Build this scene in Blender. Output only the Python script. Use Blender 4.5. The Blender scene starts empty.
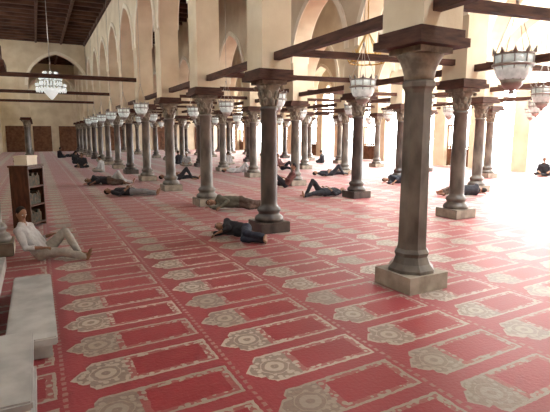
import bpy, bmesh, math, random
from mathutils import Vector, Matrix, noise
random.seed(4)
S = bpy.context.scene
try:
    S.view_settings.view_transform = 'Standard'
except Exception: pass
COL = S.collection
def link(o): COL.objects.link(o); return o

# ---------------- materials ----------------
def newmat(name):
    m = bpy.data.materials.new(name); m.use_nodes = True
    return m, m.node_tree, m.node_tree.nodes['Principled BSDF']
def mat_noise(name, c1, c2, scale=4, rough=.7, bump=0.0, bscale=40, detail=5, spec=.3, metal=0, emis=None, es=0, stretch=None, contrast=(.35,.65)):
    m, nt, b = newmat(name)
    tc = nt.nodes.new('ShaderNodeTexCoord'); src = tc.outputs['Object']
    if stretch:
        mp = nt.nodes.new('ShaderNodeMapping'); mp.inputs['Scale'].default_value = stretch
        nt.links.new(src, mp.inputs[0]); src = mp.outputs[0]
    n = nt.nodes.new('ShaderNodeTexNoise'); n.inputs['Scale'].default_value = scale; n.inputs['Detail'].default_value = detail
    nt.links.new(src, n.inputs['Vector'])
    r = nt.nodes.new('ShaderNodeValToRGB')
    r.color_ramp.elements[0].position = contrast[0]; r.color_ramp.elements[1].position = contrast[1]
    r.color_ramp.elements[0].color = (*c1, 1); r.color_ramp.elements[1].color = (*c2, 1)
    nt.links.new(n.outputs['Fac'], r.inputs[0]); nt.links.new(r.outputs[0], b.inputs['Base Color'])
    b.inputs['Roughness'].default_value = rough; b.inputs['Specular IOR Level'].default_value = spec
    b.inputs['Metallic'].default_value = metal
    if bump:
        n2 = nt.nodes.new('ShaderNodeTexNoise'); n2.inputs['Scale'].default_value = bscale
        nt.links.new(src, n2.inputs['Vector'])
        bp = nt.nodes.new('ShaderNodeBump'); bp.inputs['Strength'].default_value = bump; bp.inputs['Distance'].default_value = .02
        nt.links.new(n2.outputs['Fac'], bp.inputs['Height']); nt.links.new(bp.outputs[0], b.inputs['Normal'])
    if emis:
        b.inputs['Emission Color'].default_value = (*emis, 1); b.inputs['Emission Strength'].default_value = es
    return m

M_plaster = mat_noise('plaster_cream', (.60,.50,.35), (.72,.63,.47), 1.2, .85, .15, 30)
M_trim = mat_noise('plaster_pale', (.76,.69,.55), (.84,.78,.65), 3, .8)
M_stone = mat_noise('column_marble', (.07,.058,.047), (.19,.163,.135), 3.5, .36, .05, 20, spec=.45, stretch=(1,1,.5))
M_stone2 = mat_noise('column_marble_dark', (.032,.026,.023), (.105,.083,.070), 3.5, .35, .05, 20, spec=.45, stretch=(1,1,.5))
M_cap = mat_noise('capital_stone', (.15,.125,.095), (.30,.26,.20), 8, .6, .2, 30)
M_pl = mat_noise('plinth_stone', (.22,.185,.145), (.36,.315,.25), 5, .6, .1, 30)
M_marb = mat_noise('bench_marble', (.36,.35,.34), (.52,.51,.49), 4, .5, .05, 20)
M_wood = mat_noise('beam_wood', (.038,.015,.010), (.095,.040,.026), 3, .65, .2, 30, stretch=(1,1,6))
M_wood2 = mat_noise('shelf_wood', (.05,.019,.010), (.11,.043,.022), 4, .5, .1, 30, stretch=(4,4,1))
M_ceil = mat_noise('ceiling_wood', (.04,.019,.012), (.12,.058,.036), 2, .7, .2, 20, stretch=(.5,6,1))
M_metal = mat_noise('lamp_metal', (.30,.29,.27), (.5,.48,.45), 6, .4, metal=.7)
M_gold = mat_noise('brass', (.55,.35,.08), (.75,.52,.15), 6, .35, metal=.8)
M_glass = mat_noise('lamp_glass', (.5,.54,.52), (.8,.84,.82), 9, .25, emis=(.85,.95,.92), es=.25, spec=.6)
M_cryst = mat_noise('crystal', (.7,.75,.75), (.95,.97,.95), 20, .15, emis=(.9,.97,.95), es=.5, spec=.8)
M_court = mat_noise('courtyard_stone', (.7,.68,.62), (.8,.78,.72), 1, .8)
M_paper = mat_noise('books', (.03,.045,.035), (.13,.08,.045), 14, .6)
M_screen = mat_noise('screen_wood', (.11,.045,.022), (.20,.092,.048), 4, .6)

def math_n(nt, op, a, b=None, c=None):
    n = nt.nodes.new('ShaderNodeMath'); n.operation = op
    for i, v in enumerate((a, b, c)):
        if v is None: continue
        if isinstance(v, (int, float)): n.inputs[i].default_value = v
        else: nt.links.new(v, n.inputs[i])
    return n.outputs[0]
def mixc(nt, f, a, b):
    n = nt.nodes.new('ShaderNodeMix'); n.data_type = 'RGBA'
    if isinstance(f, (int,float)): n.inputs[0].default_value = f
    else: nt.links.new(f, n.inputs[0])
    for i, v in ((6, a), (7, b)):
        if isinstance(v, tuple): n.inputs[i].default_value = (*v, 1)
        else: nt.links.new(v, n.inputs[i])
    return n.outputs[2]
def carpet():
    m, nt, b = newmat('prayer_carpet'); M = lambda *a: math_n(nt, *a)
    tc = nt.nodes.new('ShaderNodeTexCoord'); sp = nt.nodes.new('ShaderNodeSeparateXYZ')
    nw = nt.nodes.new('ShaderNodeTexNoise'); nw.inputs['Scale'].default_value = 14; nw.inputs['Detail'].default_value = 3
    nt.links.new(tc.outputs['Object'], nw.inputs['Vector'])
    nt.links.new(tc.outputs['Object'], sp.inputs[0])
    wob = M('MULTIPLY', M('SUBTRACT', nw.outputs[0], .5), .04)
    X, Y = M('ADD', sp.outputs[0], wob), M('ADD', sp.outputs[1], wob)
    PX, PY = 1.33, .61
    x1 = M('ADD', X, -.12+PX*10)
    x = M('MODULO', x1, PX)
    y1 = M('ADD', M('SUBTRACT', Y, M('MULTIPLY', X, .06)), 20*PY - 3.98 + PY/2)
    y = M('ABSOLUTE', M('SUBTRACT', M('MODULO', y1, PY), PY/2))
    idx = M('FLOOR', M('DIVIDE', x1, PX)); idy = M('FLOOR', M('DIVIDE', y1, PY))
    hw = M('MINIMUM', M('MULTIPLY', x, 1.25), .235)
    step = M('MINIMUM', hw, M('ADD', M('MULTIPLY', M('GREATER_THAN', x, .14), .2), .12))
    inside = M('MULTIPLY', M('LESS_THAN', y, step), M('LESS_THAN', x, 1.23))
    inner_h = M('SUBTRACT', step, .028)
    inner = M('MULTIPLY', M('LESS_THAN', y, inner_h), M('MULTIPLY', M('GREATER_THAN', x, .05), M('LESS_THAN', x, 1.205)))
    niche = M('LESS_THAN', x, .46)
    dx = M('SUBTRACT', x, .28)
    d = M('SQRT', M('ADD', M('MULTIPLY', dx, dx), M('MULTIPLY', y, y)))
    ring = M('GREATER_THAN', M('SINE', M('MULTIPLY', d, 75)), .3)
    vo = nt.nodes.new('ShaderNodeTexVoronoi'); vo.inputs['Scale'].default_value = 18
    nt.links.new(tc.outputs['Object'], vo.inputs['Vector'])
    vsp = M('GREATER_THAN', vo.outputs['Distance'], .44)
    pat = M('MAXIMUM', M('MULTIPLY', ring, M('LESS_THAN', d, .13)), M('MULTIPLY', vsp, M('GREATER_THAN', d, .13)))
    field = M('MULTIPLY', M('LESS_THAN', y, .165), M('MULTIPLY', M('GREATER_THAN', x, .52), M('LESS_THAN', x, 1.15)))
    nz = nt.nodes.new('ShaderNodeTexNoise'); nz.inputs['Scale'].default_value = .9; nz.inputs['Detail'].default_value = 4
    nt.links.new(tc.outputs['Object'], nz.inputs['Vector'])
    nf = nt.nodes.new('ShaderNodeTexNoise'); nf.inputs['Scale'].default_value = 30; nf.inputs['Detail'].default_value = 4
    nt.links.new(tc.outputs['Object'], nf.inputs['Vector'])
    red = mixc(nt, nz.outputs[0], (.24,.024,.033), (.39,.048,.062))
    red2 = mixc(nt, nz.outputs[0], (.235,.015,.023), (.37,.030,.042))
    wn = nt.nodes.new('ShaderNodeTexWhiteNoise'); cb = nt.nodes.new('ShaderNodeCombineXYZ')
    nt.links.new(idx, cb.inputs[0]); nt.links.new(idy, cb.inputs[1]); nt.links.new(cb.outputs[0], wn.inputs['Vector'])
    cream = mixc(nt, wn.outputs[0], (.33,.28,.22), (.51,.44,.36))
    dark = mixc(nt, nf.outputs[0], (.15,.11,.09), (.30,.22,.175))
    c = mixc(nt, inside, red, cream)
    body = mixc(nt, M('MULTIPLY', vsp, .8), cream, red)
    nich = mixc(nt, M('MULTIPLY', pat, .75), cream, dark)
    innerc = mixc(nt, niche, body, nich)
    c = mixc(nt, inner, c, innerc)
    c = mixc(nt, field, c, red2)
    ln = M('MULTIPLY', M('GREATER_THAN', x, 1.265), M('LESS_THAN', x, 1.30))
    dots = M('GREATER_THAN', M('SINE', M('MULTIPLY', Y, 70)), -.2)
    c = mixc(nt, M('MULTIPLY', M('MULTIPLY', ln, dots), .45), c, cream)
    c = mixc(nt, M('MULTIPLY', nf.outputs[0], .28), c, (.22,.085,.08))
    nt.links.new(c, b.inputs['Base Color'])
    b.inputs['Roughness'].default_value = .47; b.inputs['Specular IOR Level'].default_value = .40
    b.inputs['Sheen Weight'].default_value = .16; b.inputs['Sheen Roughness'].default_value = .35
    bp = nt.nodes.new('ShaderNodeBump'); bp.inputs['Strength'].default_value = .35; bp.inputs['Distance'].default_value = .01
    nt.links.new(nf.outputs[0], bp.inputs['Height']); nt.links.new(bp.outputs[0], b.inputs['Normal'])
    return m
M_carpet = carpet()

# ---------------- mesh helpers ----------------
def box(bm, x0,x1,y0,y1,z0,z1, mi=0, T=None):
    vs = [bm.verts.new(Vector(p) if T is None else T @ Vector(p)) for p in
          [(x0,y0,z0),(x1,y0,z0),(x1,y1,z0),(x0,y1,z0),(x0,y0,z1),(x1,y0,z1),(x1,y1,z1),(x0,y1,z1)]]
    for q in ((3,2,1,0),(4,5,6,7),(0,1,5,4),(1,2,6,5),(2,3,7,6),(3,0,4,7)):
        f = bm.faces.new([vs[i] for i in q]); f.material_index = mi
def lathe(bm, prof, n=24, mi=0, c=(0,0,0), smooth=True, rot=0):
    rings = []
    for r, z in prof:
        rings.append([bm.verts.new((c[0]+r*math.cos(rot+2*math.pi*k/n), c[1]+r*math.sin(rot+2*math.pi*k/n), c[2]+z)) for k in range(n)])
    for a, b in zip(rings, rings[1:]):
        for k in range(n):
            f = bm.faces.new((a[k], a[(k+1)%n], b[(k+1)%n], b[k])); f.material_index = mi; f.smooth = smooth
    for r, rev in ((rings[0], True), (rings[-1], False)):
        f = bm.faces.new(r[::-1] if rev else r); f.material_index = mi
def ell(bm, c, sc, R=None, mi=0, u=12, v=8):
    M = Matrix.Translation(c) @ ((R.to_4x4() if R else Matrix.Identity(4)) @ Matrix.Diagonal((*sc,1)))
    r = bmesh.ops.create_uvsphere(bm, u_segments=u, v_segments=v, radius=1, matrix=M)
    fs = set(f for vv in r['verts'] for f in vv.link_faces)
    for f in fs: f.material_index = mi; f.smooth = True
def cone(bm, p0, p1, r0, r1, mi=0, n=10, caps=True):
    p0, p1 = Vector(p0), Vector(p1); d = p1-p0
    if d.length < 1e-5: return
    q = d.to_track_quat('Z','Y').to_matrix().to_4x4()
    M = Matrix.Translation((p0+p1)/2) @ q
    r = bmesh.ops.create_cone(bm, cap_ends=caps, segments=n, radius1=r0, radius2=r1, depth=d.length, matrix=M)
    for f in set(f for vv in r['verts'] for f in vv.link_faces): f.material_index = mi; f.smooth = len(f.verts) == 4
def finish(bm, name, mats, loc=(0,0,0), rz=0):
    me = bpy.data.meshes.new(name); bmesh.ops.recalc_face_normals(bm, faces=bm.faces); bm.to_mesh(me); bm.free()
    for m in mats: me.materials.append(m)
    o = bpy.data.objects.new(name, me); o.location = loc; o.rotation_euler = (0,0,rz); return link(o)
def inst(o, name, loc, rz=0, s=1):
    n = bpy.data.objects.new(name, o.data); n.location = loc; n.rotation_euler = (0,0,rz); n.scale = (s,s,s); return link(n)

# ---------------- layout ----------------
def colpos(i, j):
    if (i, j) == (0, 0): return (4.36, 4.68)
    return (4.25+4.8*i, 4.75+4.04*j-.52*i)
XL, XR, YB, YE, ZC = -3.3, 23.45, -5.6, 61.0, 9.0
JS = range(-2, 14)

bm = bmesh.new(); box(bm, XL-.5, XR+.6, YB-.5, YE+.5, -.3, -.012); finish(bm, 'floor', [M_pl])
bm = bmesh.new(); box(bm, XL, XR-.3, YB, YE, -.012, 0); finish(bm, 'prayer_carpet', [M_carpet])
bm = bmesh.new(); box(bm, XR+.6, 75, -45, 110, -.3, -.05); finish(bm, 'courtyard_ground', [M_court])

def archpts(L, pw, z0, zs, za, n=12):
    w = (L-pw)/2; R = 1.3*w; h = math.sqrt(R*R-(R-w)**2); pm = math.acos((R-w)/R)
    left = [(pw/2 + w + (R-w) - R*math.cos(pm*k/n), zs+(za-zs)*R*math.sin(pm*k/n)/h) for k in range(n+1)]
    right = [(L-s, z) for s, z in left[:-1]][::-1]
    return left+right
def bay(bm, p0, p1, th, pw, z0, zs, za, zt, trim=True):
    p0, p1 = Vector((*p0,0)), Vector((*p1,0)); d = p1-p0; L = d.length; d.normalize(); n = Vector((-d.y,d.x,0))
    P = archpts(L, pw, z0, zs, za)
    def V(s, z, o): return bm.verts.new(p0+d*s+n*o+Vector((0,0,z)))
    th -= .004
    for (s0,a),(s1,b) in zip(P, P[1:]):
        for o in (-th/2, th/2):
            bm.faces.new((V(s0,a,o),V(s1,b,o),V(s1,zt,o),V(s0,zt,o)))
        bm.faces.new((V(s0,a,-th/2),V(s1,b,-th/2),V(s1,b,th/2),V(s0,a,th/2)))
    if trim:
        mid = L/2
        for (s0,a),(s1,b) in zip(P, P[1:]):
            def off(s, z):
                v = Vector((s-mid, z-zs))
                if v.length > 0: v = v.normalized()*.2
                return s+v.x, z+v.y
            e0, e1 = off(s0,a), off(s1,b)
            for sg in (-1, 1):
                o0, o1 = sg*th/2, sg*(th/2+.04)
                for q in (((s0,a,o1),(s1,b,o1),(*e1,o1),(*e0,o1)), ((*e0,o1),(*e1,o1),(*e1,o0),(*e0,o0)), ((s0,a,o0),(s1,b,o0),(s1,b,o1),(s0,a,o1))):
                    f = bm.faces.new([V(*x) for x in q]); f.material_index = 1
def pier(bm, p, w, th, z0, z1, d):
    n = Vector((-d.y,d.x,0)); p = Vector((*p,0))
    T = Matrix(((d.x,n.x,0,p.x),(d.y,n.y,0,p.y),(0,0,1,0),(0,0,0,1)))
    box(bm, -w/2, w/2, -th/2, th/2, z0, z1, 0, T)
DY = Vector((0,1,0)); DX = Vector((1,0,0))
ZP = 3.24
for i in range(0, 4):
    bm = bmesh.new()
    zs, za = (5.5, 7.55) if i == 0 else (4.6, 6.7)
    pts = [colpos(i,j) for j in JS]
    for p in pts: pier(bm, p, .72, .62, ZP, ZC, DY)
    for a, b in zip(pts, pts[1:]): bay(bm, a, b, .62, .72, ZP, zs, za, ZC)
    x, y = pts[-1]; box(bm, x-.31, x+.31, y+.36, YE, 6.7, ZC); x, y = pts[0]; box(bm, x-.31, x+.31, YB, y-.36, 6.7, ZC)
    finish(bm, 'arcade_wall', [M_plaster, M_trim])
for jj in (9, 12):
    bm = bmesh.new()
    a = (-.55, colpos(0,jj)[1]); b = (4.25-.36, a[1])
    pier(bm, a, .6, .52, ZP, ZC, DX)
    bay(bm, a, (b[0]+.30,b[1]), .5, .6, ZP, 5.6, 8.0, ZC); box(bm, XL, -.86, a[1]-.25, a[1]+.25, 5.2, ZC)
    finish(bm, 'transverse_arch', [M_plaster, M_trim])
bm = bmesh.new()
pts = [(XR, 4.75-2.2+2.9*k) for k in range(-3, 21)]
for p in pts: pier(bm, p, .95, .6, -.1, ZC, DY)
for a, b in zip(pts, pts[1:]): bay(bm, a, b, .6, .95, -.1, 4.2, 6.2, ZC, True)
finish(bm, 'wall_right', [M_plaster, M_trim])
bm = bmesh.new()
for k in range(0, 22):
    if k % 3: continue
    y0, y1 = pts[k][1]+.49, pts[k+1][1]-.49
    x = XR
    for z in [0.01, 1.0, 1.15, 2.5]: box(bm, x-.04, x+.04, y0, y1, z, z+.09)
    for t in range(9):
        y = y0+.03+(y1-y0-.06)*t/8; box(bm, x-.03, x+.03, y-.03, y+.03, 0.01, 2.55)
    box(bm, x-.02, x+.02, y0, y1, .09, 1.0)
finish(bm, 'lattice_screen', [M_screen])
bm = bmesh.new()
box(bm, XL-.4, XL, YB, YE, 0, 5.6); box(bm, XL-.4, XL, YB, YE, 8.0, ZC)
y = YB
while y < YE:
    box(bm, XL-.4, XL, y, min(y+3.1, YE), 5.6, 8.0); y += 4.04  # high window gaps added between blocks to bring daylight into the nave
finish(bm, 'wall_left', [M_plaster])
bm = bmesh.new(); box(bm, XL-.4, XR+.3, YE, YE+.4, 0, ZC)
finish(bm, 'wall_far', [M_plaster, M_trim])
bm = bmesh.new()
for k in range(9):
    x = XL+.4+2.7*k
    if k > 2 and k % 2: continue
    box(bm, x, x+1.9, YE-.09, YE-.01, .01, 2.9)
    for z in (.4, 1.6):
        box(bm, x+.12, x+.88, YE-.13, YE-.09, z, z+1.0); box(bm, x+1.02, x+1.78, YE-.13, YE-.09, z, z+1.0)
finish(bm, 'door_far', [M_screen])
bm = bmesh.new(); box(bm, XL-.4, XR+.3, YB-.4, YB, 0, ZC); finish(bm, 'wall_back', [M_plaster])
added_skylights = [(5.8, 7.6, -3, 3), (10.4, 12.8, -2, 16), (15.2,17.6,0,20), (19.6, 22.0, 0, 26)]  # roof openings added out of view to let more daylight in
xs = sorted({XL-.4, XR+.3, *[s[0] for s in added_skylights], *[s[1] for s in added_skylights]}); ys = sorted({YB-.4, YE+.4, *[s[2] for s in added_skylights], *[s[3] for s in added_skylights]})
bm = bmesh.new()
for x0, x1 in zip(xs, xs[1:]):
    for y0, y1 in zip(ys, ys[1:]):
        cx, cy = (x0+x1)/2, (y0+y1)/2
        if any(s[0] < cx < s[1] and s[2] < cy < s[3] for s in added_skylights): continue
        box(bm, x0, x1, y0, y1, ZC, ZC+.15)
y = 16.5
while y < YE:
    box(bm, XL, XR-.3, y-.09, y+.09, ZC-.22, ZC); y += 1.01
for x in (XL+.1, .5, 2.2, 3.85):
    box(bm, x-.07, x+.07, 15, YE, ZC-.28, ZC)
finish(bm, 'ceiling', [M_ceil])

# ---------------- columns ----------------
def column_mesh(kind):
    bm = bmesh.new()
    s = .33
    box(bm, -s, s, -s, s, .002, .22, 2)
    if kind == 'A':
        pr = [(.31,.22),(.31,.26),(.25,.33),(.215,.42),(.235,.47),(.20,.52),(.19,.6),(.178,2.5),(.19,2.55),(.215,2.58),(.215,2.63),(.185,2.66)]
        lathe(bm, pr, 8, 0, rot=math.pi/8, smooth=False)
        lathe(bm, [(.185,2.66),(.19,2.73),(.21,2.81),(.25,2.90),(.28,2.95),(.28,2.97)], 16, 1)
    else:
        pr = [(.29,.22),(.30,.27),(.28,.32),(.22,.36),(.22,.40),(.25,.44),(.23,.49),(.178,.53),(.172,.6),(.172,1.4),(.155,2.45),(.18,2.48),(.18,2.52),(.155,2.54)]
        lathe(bm, pr, 24, 0)
        lathe(bm, [(.15,2.54),(.16,2.68),(.185,2.82),(.24,2.93),(.25,2.97)], 16, 1)
        for t, (z, r, h) in enumerate(((2.63,.17,.085),(2.76,.19,.09))):
            for k in range(8):
                a = 2*math.pi*(k+.5*t)/8
                R = Matrix.Rotation(a,3,'Z') @ Matrix.Rotation(.25,3,'Y')
                ell(bm, (r*math.cos(a), r*math.sin(a), z), (.026,.05,h), R, 1, 8, 6)
        for k in range(4):
            a = math.pi/4+k*math.pi/2
            ell(bm, (.28*math.cos(a), .28*math.sin(a), 2.91), (.045,.045,.045), None, 1, 8, 6)
    box(bm, -.27,.27,-.27,.27, 2.97, 3.04, 1)
    box(bm, -.41,.41,-.41,.41, 3.04, 3.14, 3)
    box(bm, -.365,.365,-.365,.365, 3.14, ZP, 3)
    bv = [e for e in bm.edges if e.calc_length() > .15 and not any(f.smooth for f in e.link_faces) and len(e.link_faces)==2 and abs(e.calc_face_angle(0)) > 1.4]
    bmesh.ops.bevel(bm, geom=bv, offset=.012, segments=2, affect='EDGES')
    return bm
colA = finish(column_mesh('A'), 'marble_column', [M_stone, M_cap, M_pl, M_wood], (*colpos(0,0),0), .04)
colB = finish(column_mesh('B'), 'marble_column', [M_stone2, M_cap, M_stone2, M_wood], (*colpos(0,1),0))
me2 = colB.data.copy(); me2.materials[0] = M_stone; me2.materials[2] = M_pl
for i in range(4):
    for j in JS:
        if (i,j) in ((0,0),(0,1)): continue
        n = inst(colB, 'marble_column', (*colpos(i,j),0))
        if (i*3+j*5) % 4 != 1: n.data = me2
for j in (1, 9, 10, 11, 12, 13):
    n = inst(colB, 'marble_column', (-.55-.22*(j==1), colpos(0,j)[1]+.3*(j==1), 0)); n.data = me2
bm = bmesh.new()
pts0 = [(-.55, colpos(0,j)[1]) for j in range(9,14)]
for p in pts0[1:]: pier(bm, p, .6, .5, ZP, 8, DY)
for a, b in zip(pts0, pts0[1:]): bay(bm, a, b, .5, .6, ZP, 5.0, 7.0, ZC)
finish(bm, 'arcade_wall', [M_plaster, M_trim])

# ---------------- tie beams ----------------
def beam(p0, p1, z0=3.40, h=.15, w=.13, name='tie_beam'):
    d = Vector((p1[0]-p0[0], p1[1]-p0[1], 0)); L = d.length
    bm = bmesh.new(); box(bm, 0, L, -w/2, w/2, z0, z0+h); return finish(bm, name, [M_wood], (p0[0], p0[1], 0), math.atan2(d.y, d.x))
for i in range(4):
    a, b = colpos(i,-2), colpos(i,13); beam((a[0]+.001,a[1]), b)
for j in JS:
    a, b = colpos(0,j), colpos(3,j); beam(a, (XR-.3, b[1]-.52), 3.56, .13)
for j in (4, 6, 8):
    a = colpos(0,j); beam((XL, a[1]+.1), (4.0, a[1]), 4.15, .16)
y1 = colpos(0,1)[1]+.3
beam((XL, y1), (-.4, y1), ZP, .16)

# ---------------- lanterns ----------------
def lantern():
    bm = bmesh.new()
    lathe(bm, [(.03,-.34),(.05,-.32),(.03,-.29),(.10,-.26),(.15,-.2),(.17,-.13)], 16, 0)
    lathe(bm, [(.17,-.13),(.21,-.1),(.25,0),(.27,.06)], 20, 1)
    lathe(bm, [(.27,.06),(.30,.07),(.30,.1),(.27,.11)], 20, 0)
    lathe(bm, [(.265,.11),(.27,.22)], 20, 1)
    lathe(bm, [(.27,.22),(.29,.23),(.29,.25),(.10,.27),(.06,.3)], 20, 0)
    for k in range(10):
        a = 2*math.pi*k/10
        cone(bm, (.28*math.cos(a), .28*math.sin(a), .25), (.31*math.cos(a), .31*math.sin(a), .34), .035, .004, 0, 6)
        cone(bm, (.275*math.cos(a), .275*math.sin(a), .08), (.28*math.cos(a), .28*math.sin(a), .25), .012, .012, 0, 6)
        cone(bm, (.17*math.cos(a), .17*math.sin(a), -.13), (.275*math.cos(a), .275*math.sin(a), .07), .01, .01, 0, 6)
    for k in range(4):
        a = 2*math.pi*k/4+.4
        cone(bm, (.28*math.cos(a), .28*math.sin(a), .25), (0,0,1.0), .006, .006, 0, 5)
    ell(bm, (0,0,1.0), (.03,.03,.04), None, 0, 8, 6)
    cone(bm, (0,0,1.0), (0,0,(ZC-2.95)/.98), .008, .008, 0, 5)
    return bm
lan = None
for i in range(0, 4):
    for j in range(-1, 14):
        p, q = colpos(i,j), (colpos(i+1,j) if i < 3 else (XR-.3, colpos(3,j)[1]-.52))
        f = .42 if i == 0 else .48
        x, y = p[0]*(1-f)+q[0]*f, p[1]*(1-f)+q[1]*f-.18
        if (i,j) == (0,0): x, y = 6.24, 4.80
        if lan is None: lan = finish(lantern(), 'hanging_lantern', [M_metal, M_glass], (x,y,2.90)); lan.scale = (.96,)*3
        else: inst(lan, 'hanging_lantern', (x,y,2.90), random.random()*3, .96)
for j in (3,4,5,6,7,8):
    p = colpos(0,j); inst(lan, 'hanging_lantern', (p[0]-.55, p[1]+2.0, 2.9), 0, .95)
bm = bmesh.new()
for t, (r, z, n) in enumerate(((.55,-.1,14),(.4,.15,10),(.25,.38,8))):
    for k in range(28):
        a, b = 2*math.pi*k/28, 2*math.pi*(k+1)/28
        cone(bm, (r*math.cos(a), r*math.sin(a), z), (r*math.cos(b), r*math.sin(b), z), .015,.015, 0, 5)
    for k in range(n*2):
        a = 2*math.pi*k/(n*2)
        ell(bm, (r*math.cos(a), r*math.sin(a), z-.12), (.035,.035,.10), None, 1, 6, 5)
    for k in range(n):
        a = 2*math.pi*k/n
        ell(bm, (r*math.cos(a), r*math.sin(a), z+.08), (.05,.05,.06), None, 1, 6, 5)
        cone(bm, (0,0,z+.2), (r*math.cos(a), r*math.sin(a), z), .01,.01, 0, 5)
lathe(bm, [(.02,-.6),(.12,-.5),(.28,-.3),(.42,-.16)], 14, 1)
cone(bm, (0,0,-.5), (0,0,5.0), .015, .015, 0, 6)
finish(bm, 'crystal_chandelier', [M_metal, M_cryst], (.72, 22.0, 4.0))
bm = bmesh.new()
for r, z in ((.42,0),(.3,.16)):
    for k in range(24):
        a, b = 2*math.pi*k/24, 2*math.pi*(k+1)/24
        cone(bm, (r*math.cos(a), r*math.sin(a), z), (r*math.cos(b), r*math.sin(b), z), .018,.018, 0, 6)
        if k % 3 == 0:
            cone(bm, (r*math.cos(a), r*math.sin(a), z), (r*1.2*math.cos(a), r*1.2*math.sin(a), z+.14), .02,.008, 0, 6)
            cone(bm, (r*math.cos(a), r*math.sin(a), z), (0,0,.75), .007,.007, 0, 5)
cone(bm, (0,0,.7), (0,0,ZC-3.75), .012,.012, 0, 6)
finish(bm, 'ring_chandelier', [M_gold], (7.35, 9.7, 3.72))

# ---------------- left furniture ----------------
bm = bmesh.new()
box(bm, -.36, 0.06, 4.45, 6.6, .14, .22); box(bm, -.32,.01, 4.52, 4.75, 0.002,.14); box(bm, -.32,.01, 6.3,6.53, 0.002,.14); box(bm,-.24,-.06,4.75,6.3,0.002,.14)
bmesh.ops.bevel(bm, geom=list(bm.edges), offset=.012, segments=2, affect='EDGES')
finish(bm, 'marble_bench', [M_marb])
bm = bmesh.new()
box(bm, -.45, -.12, 3.0, 4.2, .002, .10); box(bm, -.42, -.16, 3.05, 4.12, .10, .36); box(bm, -.46, -.12, 3.0, 4.17, .36, .42)
bmesh.ops.bevel(bm, geom=list(bm.edges), offset=.012, segments=2, affect='EDGES')
finish(bm, 'marble_bench', [M_marb])
bm = bmesh.new()
box(bm, -1.3, -.52, 2.4, 8.1, 0.002, .16); box(bm, -1.2, -.62, 2.5, 8.0, .16, .62); box(bm, -1.27, -.56, 2.42, 8.08, .62, .7)
for k in range(7):
    y = 2.75+.7*k; box(bm, -.62, -.60, y, y+.45, .24, .54)
bmesh.ops.bevel(bm, geom=list(bm.edges), offset=.01, segments=1, affect='EDGES')
finish(bm, 'marble_platform', [M_marb])
def bookcase(loc, rz=0, h=1.3):
    bm = bmesh.new(); W, D = .62, .40
    box(bm, -D/2, D/2, -W/2, -W/2+.03, 0.002, h); box(bm, -D/2, D/2, W/2-.03, W/2, 0.002, h)
    box(bm, -D/2, -D/2+.02, -W/2, W/2, 0.002, h)
    for k in range(4):
        z = .06+(h-.1)*k/3; box(bm, -D/2, D/2, -W/2+.03, W/2-.03, z, z+.03)
    box(bm, -D/2-.02, D/2+.02, -W/2-.02, W/2+.02, h, h+.04)
    for k in range(3):
        z = .09+(h-.1)*k/3; y = -W/2+.05
        while y < W/2-.09:
            t = random.uniform(.025,.05); box(bm, -D/2+.04, D/2-.06, y, y+t, z, z+random.uniform(.2,.28), 1); y += t+.006
    return finish(bm, 'wooden_bookcase', [M_wood2, M_paper], loc, rz)
bookcase((-.22, 11.6, 0), -.5); bookcase((-.4, 16.0, 0), 0, 1.2)
bm = bmesh.new(); box(bm, -.14,.14,-.2,.2,0,.16); box(bm,-.15,.15,-.21,.21,.16,.2)
finish(bm, 'storage_box', [M_trim], (-.22, 11.6, 1.342), -.5)

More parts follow.
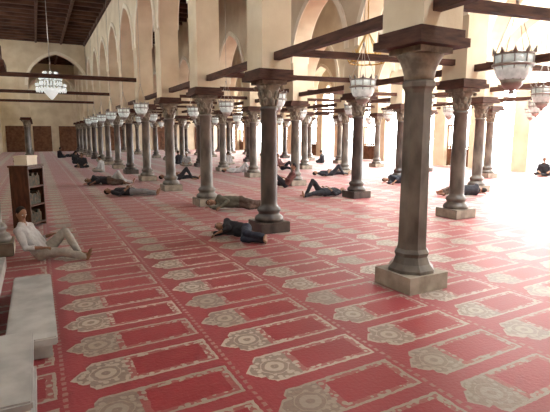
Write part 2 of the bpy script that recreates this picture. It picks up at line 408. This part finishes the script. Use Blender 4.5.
# ---------------- people ----------------
def flat(name, c, r=.85):
    return mat_noise(name, tuple(v*.8 for v in c), c, 12, r, .3, 60)
M_skin = flat('skin', (.30,.16,.10), .6); M_hair = flat('hair', (.02,.017,.015)); M_eye = flat('eye_white', (.7,.7,.68), .3); M_lip = flat('lips', (.25,.10,.08))
def person(name, J, face, up, mats, voxel=.02, robe=False, shoes=False, cap=False, loc=(0,0,0), rz=0, bare_arm=True):
    J = {k: Vector(v) for k, v in J.items()}
    segs = []; bm = bmesh.new()
    def limb(a, b, r0, r1, mi):
        a, b = Vector(a), Vector(b); segs.append((a,b,r0,r1,mi))
        cone(bm, a, b, r0, r1, 0, 14); ell(bm, a, (r0,)*3, None, 0, 14, 9); ell(bm, b, (r1,)*3, None, 0, 14, 9)
    TOP, BOT, SK = 0, 1, 2
    P, C, N, H = J['pelvis'], J['chest'], J['neck'], J['head']
    face = Vector(face).normalized(); up = Vector(up); up = (up-face*up.dot(face)).normalized(); side = up.cross(face)
    limb(P, C, .125, .13, TOP)
    limb(N-(N-C)*.25, H-up*.03, .056, .052, SK)
    for s in 'LR':
        sh, el, wr, hp, kn, an, to = (J[k+s] for k in ('sh','el','wr','hip','kn','an','toe'))
        limb(C, sh, .115, .075, TOP); limb(hp, C+(sh-C)*.5, .11, .105, TOP); limb(N, sh, .06, .065, TOP)
        limb(P, hp, .12, .115, BOT)
        limb(sh, el, .064, .050, TOP)
        limb(el, el.lerp(wr,.45), .048, .042, TOP); limb(el.lerp(wr,.45), wr, .036, .026, SK if bare_arm else TOP)
        limb(hp, kn, .105, .072, BOT); limb(kn, kn.lerp(an,.35), .070, .066, BOT); limb(kn.lerp(an,.35), kn.lerp(an,.88), .066, .055 if not robe else .065, BOT)
        limb(kn.lerp(an,.85), an, .038, .036, SK)
        limb(an, to, .038, .030, 3 if shoes else SK)
    if robe:
        for t in (.2,.45,.7,.95):
            a, b = J['hipL'].lerp(J['knL'],t), J['hipR'].lerp(J['knR'],t)
            if (a-b).length < .4: limb(a, b, .08, .08, BOT)
        for t in (.2,.5,.75):
            a, b = J['knL'].lerp(J['anL'],t), J['knR'].lerp(J['anR'],t)
            if (a-b).length < .35: limb(a, b, .06, .06, BOT)
    R = Matrix((face, side, up)).transposed()
    ell(bm, H, (.095,.076,.112), R, 0, 20, 14); ell(bm, H+face*.028-up*.055, (.062,.055,.062), R, 0, 16, 10)
    ell(bm, H+face*.098-up*.012, (.022,.014,.028), R, 0, 10, 8)
    segs.append((H-up*.05, H+up*.03, .085, .09, SK))
    me = bpy.data.meshes.new('tmp'); bm.to_mesh(me); bm.free()
    o = bpy.data.objects.new('tmp', me); link(o)
    md = o.modifiers.new('r','REMESH'); md.mode = 'VOXEL'; md.voxel_size = voxel
    sm = o.modifiers.new('s','SMOOTH'); sm.factor = .5; sm.iterations = 3
    dg = bpy.context.evaluated_depsgraph_get(); ev = o.evaluated_get(dg); me2 = bpy.data.meshes.new_from_object(ev)
    bpy.data.objects.remove(o)
    bm = bmesh.new(); bm.from_mesh(me2); bpy.data.meshes.remove(me2)
    def near(p):
        best = 1e9; m = 0
        for a, b, r0, r1, mi in segs:
            d = b-a; t = 0 if d.length_squared < 1e-9 else max(0,min(1,(p-a).dot(d)/d.length_squared))
            q = (p-a-d*t).length-(r0+(r1-r0)*t)
            if q < best: best = q; m = mi
        return m
    for f in bm.faces: f.material_index = near(f.calc_center_median()); f.smooth = True
    bm.normal_update()
    for v in bm.verts:
        if all(f.material_index in (0,1) for f in v.link_faces):
            k = noise.noise(Vector((v.co.x*9, v.co.y*9, v.co.z*6)))+.5*noise.noise(v.co*22)
            v.co += v.normal*(.013*k+.004)
    ell(bm, H-face*.020+up*.022, (.090,.082,.104), R, 4, 16, 12)
    if cap: ell(bm, H-face*.006+up*.06, (.088,.080,.072), R, 5, 16, 10)
    for s in (-1,1):
        ell(bm, H+side*s*.078-up*.005-face*.005, (.020,.010,.030), R, 2, 8, 6)
        ell(bm, H+face*.086+side*s*.031+up*.012, (.010,.014,.008), R, 5, 8, 6)
        ell(bm, H+face*.094+side*s*.031+up*.012, (.004,.006,.006), R, 4, 6, 5)
        ell(bm, H+face*.090+side*s*.031+up*.030, (.008,.019,.004), R, 4, 6, 5)
    ell(bm, H+face*.086-up*.056, (.009,.024,.007), R, 6, 8, 6)
    ell(bm, H+face*.085-up*.042, (.008,.024,.005), R, 4, 8, 6)
    for s in 'LR':
        el, wr = J['el'+s], J['wr'+s]; d = (wr-el).normalized()
        n = Vector(J.get('palm'+s, (0,0,-1))); n = (n-d*n.dot(d)); n = n.normalized() if n.length > .1 else d.orthogonal().normalized()
        w = d.cross(n).normalized(); tsg = -1 if s == 'L' else 1
        Rh = Matrix((d, w, n)).transposed()
        ell(bm, wr+d*.045, (.052,.040,.016), Rh, 2, 12, 8)
        for k, (ln, off) in enumerate(((.068,.030),(.078,.010),(.072,-.010),(.056,-.029))):
            b0 = wr+d*(.080 if k < 3 else .072)+w*off*tsg
            b1 = b0+d*ln*.5+n*.008; b2 = b1+d*ln*.3+n*.016; b3 = b2+d*ln*.16+n*.018
            for a, b, r0, r1 in ((b0,b1,.0095,.009),(b1,b2,.009,.008),(b2,b3,.008,.007)):
                cone(bm, a, b, r0, r1, 2, 8); ell(bm, b, (r1,)*3, None, 2, 8, 6)
        t0 = wr+d*.022+w*.032*tsg; t1 = t0+d*.035+w*.026*tsg+n*.006; t2 = t1+d*.030+w*.008*tsg+n*.008
        cone(bm, t0, t1, .013, .011, 2, 8); cone(bm, t1, t2, .011, .008, 2, 8); ell(bm, t1, (.011,)*3, None, 2, 8, 6); ell(bm, t2, (.008,)*3, None, 2, 8, 6)
        an, to = J['an'+s], J['toe'+s]
        if not shoes:
            fd = (to-an).normalized(); kn = J['kn'+s]; fn = (kn-an).normalized(); fw = fd.cross(fn)
            fw = fw.normalized() if fw.length > .1 else side
            for k in range(5):
                ell(bm, to+fd*(.022-.003*k)+fw*(k-2)*.014, (.020-.002*k,.008,.009), Matrix((fd, fw, fd.cross(fw))).transposed(), 2, 8, 5)
            ell(bm, an-fd*.02, (.035,.03,.035), None, 2, 10, 7)
    zmin = min(v.co.z for v in bm.verts)
    bmesh.ops.translate(bm, verts=bm.verts, vec=(0,0,-zmin+.001))
    return finish(bm, name, [mats[0], mats[1], M_skin, M_hair, M_hair, M_eye, M_lip], loc, rz)

supine = dict(head=(-.72,0,.13), neck=(-.56,0,.12), chest=(-.38,0,.13), pelvis=(.06,0,.13),
  shL=(-.46,.18,.11), shR=(-.46,-.18,.11), elL=(-.22,.30,.07), elR=(-.22,-.30,.07), wrL=(-.10,.12,.25), wrR=(-.02,-.12,.26),
  hipL=(.10,.09,.12), hipR=(.10,-.09,.12), knL=(.50,.13,.12), knR=(.50,-.10,.12), anL=(.90,.15,.06), anR=(.92,-.12,.06),
  toeL=(.96,.19,.20), toeR=(.98,-.16,.20))
supine_knee = dict(supine, knR=(.40,-.10,.50), anR=(.66,-.10,.06), toeR=(.84,-.12,.04))
sidep = dict(head=(-.70,-.05,.17), neck=(-.55,-.01,.17), chest=(-.38,.02,.17), pelvis=(.05,.08,.15),
  shL=(-.46,-.02,.31), shR=(-.46,.0,.08), elL=(-.22,-.16,.22), elR=(-.55,-.26,.06), wrL=(-.40,-.34,.10), wrR=(-.70,-.17,.06),
  hipL=(.10,.06,.22), hipR=(.10,.06,.12), knL=(.38,-.20,.20), knR=(.36,-.24,.08), anL=(.70,.04,.14), anR=(.66,.10,.05),
  toeL=(.80,-.08,.10), toeR=(.78,-.02,.04))
recline = dict(head=(-.27,-.01,.80), neck=(-.27,0,.62), chest=(-.22,0,.46), pelvis=(.02,0,.13),
  shL=(-.25,.19,.53), shR=(-.25,-.19,.53), elL=(-.10,.27,.31), elR=(-.10,-.29,.26), wrL=(.14,.17,.40), wrR=(.14,-.20,.25),
  hipL=(.05,.10,.12), hipR=(.05,-.10,.12), knL=(.38,.16,.46), knR=(.44,-.14,.16), anL=(.62,.14,.07), anR=(.85,-.10,.06),
  toeL=(.79,.16,.04), toeR=(.92,-.13,.19))
cross = dict(head=(.08,0,.78), neck=(.02,0,.60), chest=(-.02,0,.44), pelvis=(-.06,0,.13),
  shL=(-.01,.19,.52), shR=(-.01,-.19,.52), elL=(.06,.27,.28), elR=(.06,-.27,.28), wrL=(.28,.20,.22), wrR=(.28,-.20,.22),
  hipL=(-.02,.11,.12), hipR=(-.02,-.11,.12), knL=(.26,.34,.12), knR=(.26,-.34,.12), anL=(.34,-.10,.06), anR=(.26,.12,.06),
  toeL=(.36,-.26,.05), toeR=(.26,.28,.04))
c_white = flat('cloth_offwhite', (.50,.49,.49)); c_grey = flat('cloth_grey', (.24,.24,.25)); c_dark = flat('cloth_dark', (.03,.03,.037))
c_brown = flat('cloth_brown', (.10,.065,.05)); c_blue = flat('cloth_blue', (.035,.04,.06)); c_olive = flat('cloth_olive', (.13,.12,.09)); c_maroon = flat('cloth_maroon', (.12,.045,.04)); c_beige = flat('cloth_beige', (.38,.35,.31))
VR = math.radians(-26.54)
U = (0,0,1)
person('reclining_man', recline, (.75,-.45,-.30), U, [c_white, c_beige], .012, False, loc=(-.05,8.35,0), rz=math.radians(-26), bare_arm=True).scale = (.93,.93,.93)
person('sleeping_man', sidep, (0,-1,.15), (-1,-.1,0), [c_dark, c_blue], .015, loc=(3.42,8.3,0), rz=math.radians(-72)).scale = (.9,.9,.9)
person('sleeping_man', sidep, (0,-1,.15), (-1,-.1,0), [c_olive, c_brown], .017, True, loc=(4.72,11.75,0), rz=VR, bare_arm=False)
person('sleeping_man', supine, (.1,-.3,1), (-1,0,0), [c_dark, c_grey], .017, True, loc=(2.65,16.0,0), rz=VR)
p5 = person('sleeping_man', supine_knee, (.1,0,1), (-1,0,0), [c_white, c_white], .02, True, loc=(2.55,20.0,0), rz=VR, bare_arm=False)
p6 = person('sitting_man', recline, (.9,.1,-.1), U, [c_maroon, c_dark], .02, loc=(8.35,15.75,0), rz=VR+math.pi)
p7 = person('sleeping_man', supine_knee, (.1,0,1), (-1,0,0), [c_dark, c_dark], .02, loc=(8.3,13.0,0), rz=VR+math.pi+.5)
p8 = person('sleeping_man', sidep, (0,-1,.1), (-1,0,0), [c_dark, c_brown], .02, loc=(12.4,11.1,0), rz=VR+math.pi)
p9 = person('sitting_man', cross, (1,0,-.3), U, [c_dark, c_dark], .02, loc=(2.4,30.5,0), rz=-1.8)
p10 = person('sitting_man', cross, (1,0,-.2), U, [c_white, c_beige], .02, True, cap=True, loc=(3.0,26.5,0), rz=2.6)
def at(u, v):
    th = math.atan(72/475); ps = math.radians(26.54); a = (u-275)/475; b = (206-v)/475
    t = 2/(math.sin(th)-b*math.cos(th)); F = t*(math.cos(th)+b*math.sin(th)); Rr = t*a
    return (F*math.sin(ps)+Rr*math.cos(ps), F*math.cos(ps)-Rr*math.sin(ps), 0)
for src, nm, (u,v), rz in ((p9,'sitting_man',(76,164),1.0),(p10,'sitting_man',(187,166),-2.0),(p9,'sitting_man',(179,164),2.0),(p7,'sleeping_man',(178,180),VR),
      (p8,'sleeping_man',(106,185),VR),(p5,'sleeping_man',(238,173),VR),(p9,'sitting_man',(543,176),-2.5),(p8,'sleeping_man',(402,184),VR),
      (p6,'sitting_man',(282,170),-1.0),(p9,'sitting_man',(60,158),.5),(p10,'sitting_man',(228,165),1.),(p7,'sleeping_man',(330,176),VR),(p7,'sleeping_man',(72,157),VR),
      (p9,'sitting_man',(322,163),2.2),(p10,'sitting_man',(405,167),-1.5)):
    inst(src, nm, at(u,v), rz)

# ---------------- light ----------------
W = bpy.data.worlds.new('World'); S.world = W; W.use_nodes = True
bg = W.node_tree.nodes['Background']; bg.inputs[0].default_value = (.95,.98,1.0,1); bg.inputs[1].default_value = 20.0
def portal(name, loc, rot, sx, sy):
    l = bpy.data.lights.new(name, 'AREA'); l.shape = 'RECTANGLE'; l.size = sx; l.size_y = sy
    try: l.cycles.is_portal = True
    except Exception: pass
    o = bpy.data.objects.new(name, l); o.location = loc; o.rotation_euler = rot; link(o)
portal('daylight_portal', (XR+.35, 27, 3.1), (0, math.pi/2, 0), 6.3, 66)
for s in added_skylights:
    portal('daylight_portal', ((s[0]+s[1])/2, (s[2]+s[3])/2, ZC+.2), (0,0,0), s[1]-s[0], s[3]-s[2])
portal('daylight_portal', (XL-.45, 27, 6.8), (0, -math.pi/2, 0), 2.4, 66)
sl = bpy.data.lights.new('sun', 'SUN'); sl.energy = 13; sl.angle = math.radians(14); sl.color = (1,.96,.90)
so = bpy.data.objects.new('sun', sl); link(so); so.location = (40, 20, 30)
so.rotation_euler = Vector((1.0,.45,.50)).to_track_quat('Z','Y').to_euler()

# ---------------- camera ----------------
cd = bpy.data.cameras.new('camera'); cd.sensor_width = 36; cd.lens = 475*36/550; cd.clip_end = 300
cam = bpy.data.objects.new('camera', cd); cam.location = (0,0,2.0)
cam.rotation_euler = (math.radians(90-8.62), 0, math.radians(-26.54)); link(cam); S.camera = cam
